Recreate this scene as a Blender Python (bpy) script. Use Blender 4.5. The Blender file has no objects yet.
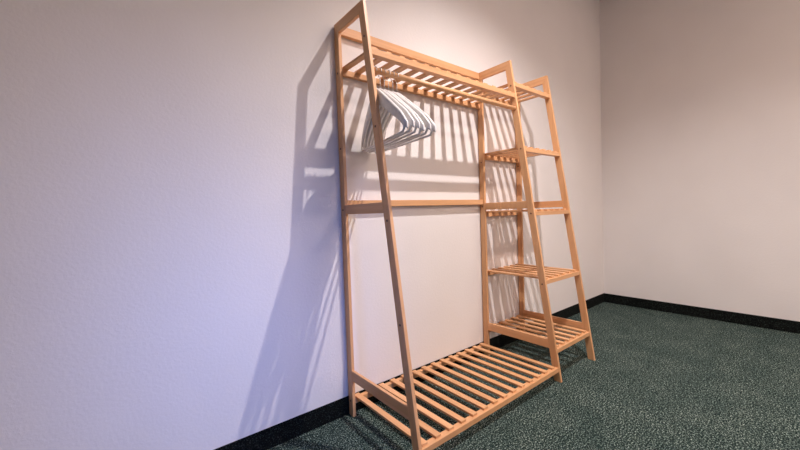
import bpy, bmesh, math, random
from mathutils import Vector, Matrix
random.seed(4)
S = bpy.context.scene
C = S.collection

# ------------------------------------------------------------------ camera
yaw, pitch, roll = 0.6714, -0.0341, -0.0345
CAM = Vector((-0.7545, -1.3644, 0.8861)); FPX = 351.04
cy, sy, cp, sp = math.cos(yaw), math.sin(yaw), math.cos(pitch), math.sin(pitch)
F = Vector((sy*cp, cy*cp, sp)); R = Vector((cy, -sy, 0)); U = R.cross(F)
R2 = math.cos(roll)*R + math.sin(roll)*U
U2 = -math.sin(roll)*R + math.cos(roll)*U
cam_data = bpy.data.cameras.new('camera'); cam = bpy.data.objects.new('camera', cam_data); C.objects.link(cam)
cam_data.sensor_width = 36; cam_data.lens = FPX/800*36; cam_data.clip_start = 0.02
M = Matrix((R2, U2, -F)).transposed().to_4x4(); M.translation = CAM
cam.matrix_world = M
S.camera = cam

# ------------------------------------------------------------------ world, lights, exposure
S.view_settings.view_transform = 'Standard'; S.view_settings.look = 'None'
S.view_settings.gamma = 1; S.view_settings.use_curve_mapping = False
S.view_settings.exposure = 0.0
w = bpy.data.worlds.new('world'); S.world = w; w.use_nodes = True
w.node_tree.nodes['Background'].inputs[0].default_value = (0.30, 0.48, 1.0, 1)
w.node_tree.nodes['Background'].inputs[1].default_value = 3.0
CEIL = 2.735
LAMP = Vector((0.60, -1.04, 2.69))
def light(name, kind, loc, energy, color, **kw):
    d = bpy.data.lights.new(name, kind); o = bpy.data.objects.new(name, d); C.objects.link(o)
    o.location = loc; d.energy = energy; d.color = color
    for k, v in kw.items(): setattr(d, k, v)
    return o
E1, E2, E3 = 205.0, 56.0, 2.3
COL1, COL2, COL3 = (0.97, 0.905, 0.90), (1.0, 0.775, 0.66), (0.03, 0.24, 1.0)
light('downlight_beam', 'SPOT', LAMP, E1, COL1, shadow_soft_size=0.012,
      spot_size=math.radians(128), spot_blend=0.9).rotation_euler = \
    Vector((0.09, -0.03, -1)).to_track_quat('-Z', 'Y').to_euler()
# unseen ceiling panel behind the camera, added for soft warm fill
FILL_PANEL = (1.05, -3.05, CEIL-0.035)
pan = light('fill_panel_light', 'AREA', FILL_PANEL, E2, COL2, shape='RECTANGLE', size=1.2, size_y=0.6)
# daylight pushed in through the window opening in the wall behind the camera
WX0, WX1, WZ0, WZ1, WY = -0.95, -0.35, 0.9, 2.1, -3.6
day = light('window_daylight', 'AREA', ((WX0+WX1)/2, WY-0.25, (WZ0+WZ1)/2), E3, COL3,
            shape='RECTANGLE', size=0.5, size_y=1.1, spread=math.radians(26))
day.rotation_euler = (Vector((-0.42, 0, 0.38)) - day.location).to_track_quat('-Z', 'Y').to_euler()

# ------------------------------------------------------------------ materials
def mat(name, base, rough=0.6):
    m = bpy.data.materials.new(name); m.use_nodes = True
    b = m.node_tree.nodes['Principled BSDF']
    b.inputs['Base Color'].default_value = (*base, 1); b.inputs['Roughness'].default_value = rough
    return m, m.node_tree, b
def node(nt, t, **kw):
    n = nt.nodes.new(t)
    for k, v in kw.items():
        if k in n.inputs: n.inputs[k].default_value = v
        else: setattr(n, k, v)
    return n
def ramp(nt, fac, stops):
    r = nt.nodes.new('ShaderNodeValToRGB'); e = r.color_ramp.elements
    while len(e) < len(stops): e.new(0.5)
    for i, (p, c) in enumerate(stops): e[i].position = p; e[i].color = (*c, 1)
    nt.links.new(fac, r.inputs[0]); return r.outputs[0]
def bump(nt, b, h, strength, dist):
    n = node(nt, 'ShaderNodeBump', Strength=strength, Distance=dist)
    nt.links.new(h, n.inputs['Height']); nt.links.new(n.outputs[0], b.inputs['Normal'])

def wall_material():
    m, nt, b = mat('painted_woodchip_plaster', (0.80, 0.755, 0.735), 0.85)
    tc = node(nt, 'ShaderNodeTexCoord')
    n1 = node(nt, 'ShaderNodeTexNoise', Scale=95.0, Detail=3.0, Roughness=0.6)
    n2 = node(nt, 'ShaderNodeTexNoise', Scale=2.2, Detail=2.0)
    for n in (n1, n2): nt.links.new(tc.outputs['Object'], n.inputs['Vector'])
    col = ramp(nt, n2.outputs['Fac'], [(0.3, (0.775, 0.730, 0.712)), (0.7, (0.815, 0.770, 0.750))])
    nt.links.new(col, b.inputs['Base Color'])
    bump(nt, b, n1.outputs['Fac'], 0.28, 0.003)
    return m
def carpet_material(dark=1.0, name='speckled_carpet'):
    m, nt, b = mat(name, (0.03, 0.05, 0.05), 0.95)
    b.inputs['Specular IOR Level'].default_value = 0.15
    tc = node(nt, 'ShaderNodeTexCoord')
    n1 = node(nt, 'ShaderNodeTexNoise', Scale=185.0, Detail=3.0, Roughness=0.7)
    n2 = node(nt, 'ShaderNodeTexNoise', Scale=55.0, Detail=3.0, Roughness=0.7)
    n3 = node(nt, 'ShaderNodeTexNoise', Scale=6.0, Detail=2.0)
    for n in (n1, n2, n3): nt.links.new(tc.outputs['Object'], n.inputs['Vector'])
    c1 = ramp(nt, n1.outputs['Fac'], [(0.42, tuple(x*dark for x in (0.003, 0.011, 0.011))), (0.53, tuple(x*dark for x in (0.016, 0.038, 0.036))),
                                      (0.62, tuple(x*dark for x in (0.33, 0.42, 0.39)))])
    c2 = ramp(nt, n2.outputs['Fac'], [(0.36, (0.55, 0.6, 0.6)), (0.62, (1.35, 1.3, 1.25))])
    c3 = ramp(nt, n3.outputs['Fac'], [(0.35, (0.8, 0.84, 0.84)), (0.65, (1.2, 1.14, 1.12))])
    x = node(nt, 'ShaderNodeMix', data_type='RGBA', blend_type='MULTIPLY'); x.inputs[0].default_value = 1
    nt.links.new(c1, x.inputs[6]); nt.links.new(c2, x.inputs[7])
    y = node(nt, 'ShaderNodeMix', data_type='RGBA', blend_type='MULTIPLY'); y.inputs[0].default_value = 1
    nt.links.new(x.outputs[2], y.inputs[6]); nt.links.new(c3, y.inputs[7])
    nt.links.new(y.outputs[2], b.inputs['Base Color'])
    bump(nt, b, n1.outputs['Fac'], 0.55, 0.005)
    return m
def wood_material(axis):
    m, nt, b = mat('light_wood_grain_' + axis, (0.62, 0.34, 0.17), 0.42)
    tc = node(nt, 'ShaderNodeTexCoord'); mp = node(nt, 'ShaderNodeMapping'); oi = node(nt, 'ShaderNodeObjectInfo')
    sc = {'x': (1.5, 45, 45), 'y': (45, 1.5, 45), 'z': (45, 45, 1.5)}[axis]
    mp.inputs['Scale'].default_value = sc
    nt.links.new(tc.outputs['Object'], mp.inputs['Vector'])
    k = node(nt, 'ShaderNodeMath', operation='MULTIPLY'); k.inputs[1].default_value = 37.0
    nt.links.new(oi.outputs['Random'], k.inputs[0])
    n1 = node(nt, 'ShaderNodeTexNoise', noise_dimensions='4D', Scale=1.0, Detail=4.0, Roughness=0.6)
    nt.links.new(mp.outputs[0], n1.inputs['Vector']); nt.links.new(k.outputs[0], n1.inputs['W'])
    n2 = node(nt, 'ShaderNodeTexNoise', noise_dimensions='4D', Scale=0.16, Detail=2.0)
    nt.links.new(mp.outputs[0], n2.inputs['Vector']); nt.links.new(k.outputs[0], n2.inputs['W'])
    c1 = ramp(nt, n1.outputs['Fac'], [(0.3, (0.63, 0.330, 0.152)), (0.7, (0.79, 0.455, 0.240))])
    c2 = ramp(nt, n2.outputs['Fac'], [(0.35, (0.90, 0.86, 0.82)), (0.65, (1.06, 1.04, 1.02))])
    x = node(nt, 'ShaderNodeMix', data_type='RGBA', blend_type='MULTIPLY'); x.inputs[0].default_value = 1
    nt.links.new(c1, x.inputs[6]); nt.links.new(c2, x.inputs[7])
    nt.links.new(x.outputs[2], b.inputs['Base Color'])
    return m
def plain(name, base, rough, metallic=0.0, nscale=60, amt=0.06):
    m, nt, b = mat(name, base, rough); b.inputs['Metallic'].default_value = metallic
    tc = node(nt, 'ShaderNodeTexCoord'); n = node(nt, 'ShaderNodeTexNoise', Scale=float(nscale), Detail=2.0)
    nt.links.new(tc.outputs['Object'], n.inputs['Vector'])
    nt.links.new(ramp(nt, n.outputs['Fac'], [(0.3, tuple(c*(1-amt) for c in base)), (0.7, tuple(min(1, c*(1+amt)) for c in base))]), b.inputs['Base Color'])
    return m
WALL = wall_material(); CARPET = carpet_material(); EDGE = carpet_material(0.08, 'dark_carpet_edging')
WX, WYm, WZm = wood_material('x'), wood_material('y'), wood_material('z')
WHITE = plain('white_plastic', (0.80, 0.77, 0.74), 0.35)
STEEL = plain('steel', (0.62, 0.60, 0.58), 0.3, 1.0)
SCREW = plain('brown_screw_cap', (0.14, 0.06, 0.03), 0.5)
CEILM = plain('ceiling_paint', (0.80, 0.78, 0.76), 0.9, nscale=20, amt=0.02)
FRAMEM = plain('white_window_lacquer', (0.8, 0.8, 0.8), 0.4)

# ------------------------------------------------------------------ mesh helpers
def link(name, bm, m, parent=None, bevel=0.0, smooth=False):
    me = bpy.data.meshes.new(name)
    bmesh.ops.recalc_face_normals(bm, faces=bm.faces); bm.to_mesh(me); bm.free()
    o = bpy.data.objects.new(name, me); C.objects.link(o); me.materials.append(m)
    if parent: o.parent = parent
    if smooth:
        for p in me.polygons: p.use_smooth = True
    if bevel:
        md = o.modifiers.new('bevel', 'BEVEL'); md.width = bevel; md.segments = 2; md.limit_method = 'ANGLE'; md.angle_limit = math.radians(40)
    return o
def box(bm, x0, x1, y0, y1, z0, z1):
    v = [bm.verts.new(p) for p in [(x0,y0,z0),(x1,y0,z0),(x1,y1,z0),(x0,y1,z0),(x0,y0,z1),(x1,y0,z1),(x1,y1,z1),(x0,y1,z1)]]
    for f in [(0,3,2,1),(4,5,6,7),(0,1,5,4),(1,2,6,5),(2,3,7,6),(3,0,4,7)]: bm.faces.new([v[i] for i in f])
    return bm
def prism(bm, yz, x0, x1):
    a = [bm.verts.new((x0, y, z)) for y, z in yz]; b = [bm.verts.new((x1, y, z)) for y, z in yz]
    n = len(yz); bm.faces.new(a); bm.faces.new(b[::-1])
    for i in range(n): bm.faces.new([a[i], b[i], b[(i+1) % n], a[(i+1) % n]])
    return bm
def tube(bm, pts, rad, seg=10, caps=True):
    pts = [Vector(p) for p in pts]; rings = []; up = None
    rr = rad if isinstance(rad, (list, tuple)) else [rad]*len(pts)
    for i, p in enumerate(pts):
        t = (pts[min(i+1, len(pts)-1)] - pts[max(i-1, 0)]).normalized()
        if up is None: up = Vector((0, 0, 1)) if abs(t.z) < 0.9 else Vector((1, 0, 0))
        a = t.cross(up).normalized(); b = a.cross(t).normalized(); up = b
        rings.append([bm.verts.new(p + rr[i]*(math.cos(2*math.pi*k/seg)*a + math.sin(2*math.pi*k/seg)*b)) for k in range(seg)])
    for i in range(len(rings)-1):
        for k in range(seg):
            bm.faces.new([rings[i][k], rings[i][(k+1) % seg], rings[i+1][(k+1) % seg], rings[i+1][k]])
    if caps: bm.faces.new(rings[0][::-1]); bm.faces.new(rings[-1])
    return bm
def B(*a): return box(bmesh.new(), *a)
def struct(name, bm, m, bevel=0.0):
    o = link(name, bm, m, None, bevel); o['kind'] = 'structure'; return o
def thing(name, label, cat, loc=(0, 0, 0), group=None):
    o = bpy.data.objects.new(name, None); C.objects.link(o); o.location = loc; o.empty_display_size = 0.1
    o['label'] = label; o['category'] = cat
    if group: o['group'] = group
    return o

# ------------------------------------------------------------------ room shell
RX0, RX1, RY0, RY1, T = -4.4, 2.709, WY, 0.0, 0.20
struct('floor', B(RX0-T, RX1+T, RY0-T, RY1+T, -0.1, 0), CARPET)
struct('ceiling', B(RX0-T, RX1+T, RY0-T, RY1+T, CEIL, CEIL+0.1), CEILM)
struct('wall_back', B(RX0-T, RX1+T, RY1, RY1+T, 0, CEIL), WALL)
struct('wall_right', B(RX1, RX1+T, RY0, RY1, 0, CEIL), WALL)
struct('wall_left', B(RX0-T, RX0, RY0, RY1, 0, CEIL), WALL)
bm = bmesh.new()
box(bm, RX0-T, WX0, RY0-T, RY0, 0, CEIL); box(bm, WX1, RX1+T, RY0-T, RY0, 0, CEIL)
box(bm, WX0, WX1, RY0-T, RY0, 0, WZ0); box(bm, WX0, WX1, RY0-T, RY0, WZ1, CEIL)
struct('wall_front', bm, WALL)
bm = bmesh.new(); fw = 0.06; yy0, yy1 = RY0-T+0.02, RY0-T+0.08
box(bm, WX0, WX0+fw, yy0, yy1, WZ0, WZ1); box(bm, WX1-fw, WX1, yy0, yy1, WZ0, WZ1)
box(bm, WX0+fw, WX1-fw, yy0, yy1, WZ0, WZ0+fw); box(bm, WX0+fw, WX1-fw, yy0, yy1, WZ1-fw, WZ1)
struct('window_1', bm, FRAMEM, 0.004)
BH, BT = 0.0816, 0.005
struct('baseboard_back', B(RX0, RX1, -BT, 0, 0, BH), EDGE, 0.002)
struct('baseboard_right', B(RX1-BT, RX1, RY0, -BT, 0, BH), EDGE, 0.002)
struct('baseboard_front', B(RX0+BT, RX1-BT, RY0, RY0+BT, 0, BH), EDGE, 0.002)
struct('baseboard_left', B(RX0, RX0+BT, RY0, -BT, 0, BH), EDGE, 0.002)

# ------------------------------------------------------------------ ceiling downlight and added fill panel
DIFF, nt, b = mat('lit_diffuser', (1, 1, 1), 0.5)
b.inputs['Emission Color'].default_value = (1.0, 0.85, 0.7, 1); b.inputs['Emission Strength'].default_value = 4.0
def downlight(p, label):
    t = thing('ceiling_downlight', label, 'ceiling light', (p.x, p.y, CEIL))
    bm = bmesh.new(); seg = 32; prof = [(0.040, 0.0), (0.040, -0.006), (0.052, -0.012), (0.060, -0.008), (0.062, 0.0)]
    rings = [[bm.verts.new((r*math.cos(2*math.pi*k/seg), r*math.sin(2*math.pi*k/seg), z)) for k in range(seg)] for r, z in prof]
    for i in range(len(prof)):
        j = (i+1) % len(prof)
        for k in range(seg): bm.faces.new([rings[i][k], rings[i][(k+1) % seg], rings[j][(k+1) % seg], rings[j][k]])
    link('trim_ring', bm, STEEL, t, smooth=True)
    bm = bmesh.new(); bmesh.ops.create_cone(bm, cap_ends=True, segments=32, radius1=0.039, radius2=0.039, depth=0.004, matrix=Matrix.Translation((0, 0, -0.003)))
    link('diffuser', bm, DIFF, t)
downlight(LAMP, 'round ceiling downlight above the clothes rack')
t = thing('added_fill_panel', 'large rectangular fill panel added on the ceiling behind the viewer', 'ceiling light', (FILL_PANEL[0], FILL_PANEL[1], CEIL))  # body for the added fill light, not a known fixture
bm = bmesh.new(); hx_, hy_ = 0.63, 0.33
box(bm, -hx_, hx_, -hy_, -hy_+0.03, -0.03, 0); box(bm, -hx_, hx_, hy_-0.03, hy_, -0.03, 0)
box(bm, -hx_, -hx_+0.03, -hy_+0.03, hy_-0.03, -0.03, 0); box(bm, hx_-0.03, hx_, -hy_+0.03, hy_-0.03, -0.03, 0)
link('frame', bm, FRAMEM, t, 0.002)
link('diffuser', B(-hx_+0.03, hx_-0.03, -hy_+0.03, hy_-0.03, -0.02, -0.01), DIFF, t)

# ------------------------------------------------------------------ the rack
G, H, D0, D1 = 0.0061, 1.700, 0.228, 0.481      # wall gap, height, depth at the top and at the floor
TX, TB, TL = 0.015, 0.034, 0.0365                # frame thickness, post depth, leg depth
W1, W2 = 0.9473, 0.3859
XS = [0.0, W1, W1+W2]
def yleg(z): return -G - (D0 + (D1-D0)*(1-z/H))   # front face of the slanted leg at a height
rack = thing('clothes_rack', 'light wooden open wardrobe rack with slatted shelves standing against the wall', 'clothes rack', (0, 0, 0))
TH = 0.044
for X in XS:
    yb, yf = -G, -G-TB
    bm = prism(bmesh.new(), [(yb, 0), (yb, H), (yf, H-TH), (yf, 0)], X, X+TX)
    post = link('back_post', bm, WZm, rack, 0.0015)
    bm = prism(bmesh.new(), [(yb, H), (yleg(H), H), (yleg(H-TH)+TL, H-TH), (yf, H-TH)], X+0.0002, X+TX-0.0002)
    bar = link('top_bar', bm, WYm, rack, 0.0015)
    bm = prism(bmesh.new(), [(yleg(H), H), (yleg(0), 0), (yleg(0)+TL, 0), (yleg(H-TH)+TL, H-TH)], X, X+TX)
    leg = link('front_leg', bm, WZm, rack, 0.0015)
    for z0, z1 in ((0.161, 0.206), (0.888, 0.928)):
        bm = prism(bmesh.new(), [(yf, z0), (yf, z1), (yleg(z1)+TL, z1), (yleg(z0)+TL, z0)], X+0.001, X+TX-0.001)
        link('side_rail', bm, WYm, rack, 0.0015)
    for o, zs, dy in ((leg, (0.49, 0.86, 1.21, 1.56), 0.018), (post, (0.068, 0.907, 1.17, 1.49), -1)):
        for z in zs:
            bm = bmesh.new(); y = (yleg(z)+dy) if dy > 0 else (-G-TB/2)
            bmesh.ops.create_cone(bm, cap_ends=True, segments=14, radius1=0.0042, radius2=0.0042, depth=0.002,
                                  matrix=Matrix.Translation((X-0.0004, y, z)) @ Matrix.Rotation(math.pi/2, 4, 'Y'))
            link('screw_cap', bm, SCREW, o)
def xrail(name, x0, x1, y0, y1, z0, z1): return link(name, B(x0, x1, y0, y1, z0, z1), WX, rack, 0.0015)
ya, yb_ = -G-0.018, -G
xrail('top_back_rail', TX, W1, ya, yb_, 1.660, H-0.002)
xrail('middle_back_rail', TX, W1, -G-0.024, -G-0.002, 0.920, 0.949)
rod = link('hanging_rod', tube(bmesh.new(), [(TX-0.004, yleg(1.432)+0.018, 1.432), (W1+0.004, yleg(1.432)+0.018, 1.432)], 0.0115, 20), WX, rack, smooth=True)

def shelf(x0, x1, ztop, n, first, pitch, sw, front_h=0.022, rail_h=0.024, st=0.010, name='slatted_shelf'):
    """two rails along x with slats laid across them"""
    zr = ztop - st
    yfr = yleg(zr-rail_h/2) + 0.002
    bm = bmesh.new()
    for k in range(n):
        xs = first + k*pitch + random.uniform(-0.0006, 0.0006)
        box(bm, xs, xs+sw, yfr+0.010, -G-0.003, zr, ztop)
    sh = link(name, bm, WYm, rack, 0.0012)
    link('shelf_rail', B(x0, x1, yfr, yfr+0.028, zr-front_h, zr), WX, sh, 0.0012)
    link('shelf_rail', B(x0, x1, -G-0.020, -G, zr-rail_h, zr), WX, sh, 0.0012)
    return sh
LX0, LX1, RXA, RXB = TX, W1, W1+TX, W1+W2
shelf(LX0, LX1, 0.083, 14, 0.0235, 0.0675, 0.0265, name='bottom_shelf')
shelf(LX0, LX1, 1.522, 14, 0.0235, 0.0675, 0.0265, front_h=0.024, name='top_shelf')
def right_shelf(z, name): shelf(RXA, RXB, z, 6, RXA+0.010, 0.0640, 0.0265, name=name)
right_shelf(0.172, 'bottom_shelf'); right_shelf(0.520, 'slatted_shelf'); right_shelf(0.880, 'slatted_shelf')
right_shelf(1.226, 'slatted_shelf'); right_shelf(1.588, 'top_shelf')

# ------------------------------------------------------------------ hangers on the rod
ROD_Y, ROD_Z = yleg(1.432)+0.018, 1.432
def hanger_meshes():
    # local frame: origin where the hook rests on the top of the rod, hanger spreads along y
    r = 0.0155
    hook = [(0, r*math.cos(a), -r+r*math.sin(a)) for a in [math.radians(x) for x in range(200, -41, -15)]]
    hook += [(0, 0.004, -r-0.020), (0, 0.0, -r-0.030), (0, 0, -0.095)]
    hb = tube(bmesh.new(), hook, 0.0016, 8)
    # arms: one continuous bowed board, tapering to rounded tips
    body = bmesh.new(); N = 24; half = 0.220; secs = []
    for i in range(N+1):
        s = -1 + 2*i/N; a = abs(s)
        y = s*half
        zt = -0.076 - 0.166*a**1.12 - 0.014*max(0, a-0.85)/0.15
        h = 0.062 - 0.028*a; t = 0.0088*(1-0.40*a)
        xo = 0.016*a*a                              # shoulders bow forward
        if a > 0.97: h *= 0.7; t *= 0.7
        sec = []
        for k in range(12):
            g = 2*math.pi*k/12
            c, q = math.cos(g), math.sin(g)
            sec.append(body.verts.new((xo + t*math.copysign(abs(c)**0.6, c), y, zt - h/2 + h/2*math.copysign(abs(q)**0.6, q))))
        secs.append(sec)
    for i in range(N):
        for k in range(12): body.faces.new([secs[i][k], secs[i][(k+1) % 12], secs[i+1][(k+1) % 12], secs[i+1][k]])
    body.faces.new(secs[0]); body.faces.new(secs[-1][::-1])
    bar = tube(bmesh.new(), [(0.014, -0.206, -0.252), (0.012, -0.203, -0.275), (0.011, -0.196, -0.285), (0.010, 0, -0.287),
                             (0.011, 0.196, -0.285), (0.012, 0.203, -0.275), (0.014, 0.206, -0.252)], 0.0042, 10)
    return hb, body, bar
hb, body, bar = hanger_meshes()
hx = [0.032, 0.0525, 0.073, 0.0935, 0.114, 0.1345]
place = ['nearest the tall left frame of the rack', 'second from the left frame', 'third from the left frame',
         'fourth from the left frame', 'fifth from the left frame', 'farthest right of the bunch']
first = thing('clothes_hanger', 'white plastic hanger on the rod, ' + place[0], 'hanger', (0, 0, 0), 'white hangers on the rod')
link('hook', hb, STEEL, first, smooth=True); link('arms', body, WHITE, first, smooth=True); link('trouser_bar', bar, WHITE, first, smooth=True)
for i, x in enumerate(hx):
    if i == 0: h = first
    else:
        h = first.copy(); C.objects.link(h); h['label'] = 'white plastic hanger on the rod, ' + place[i]
        for ch in list(first.children):
            c = ch.copy(); c.parent = h; C.objects.link(c)
    h.location = (x, ROD_Y, ROD_Z + 0.0115 + 0.0022)
    h.rotation_euler = (math.radians(random.uniform(-1.5, 1.5)), 0, math.radians([-12.5, -11.5, -10.5, -9.5, -8, -6.5][i]))
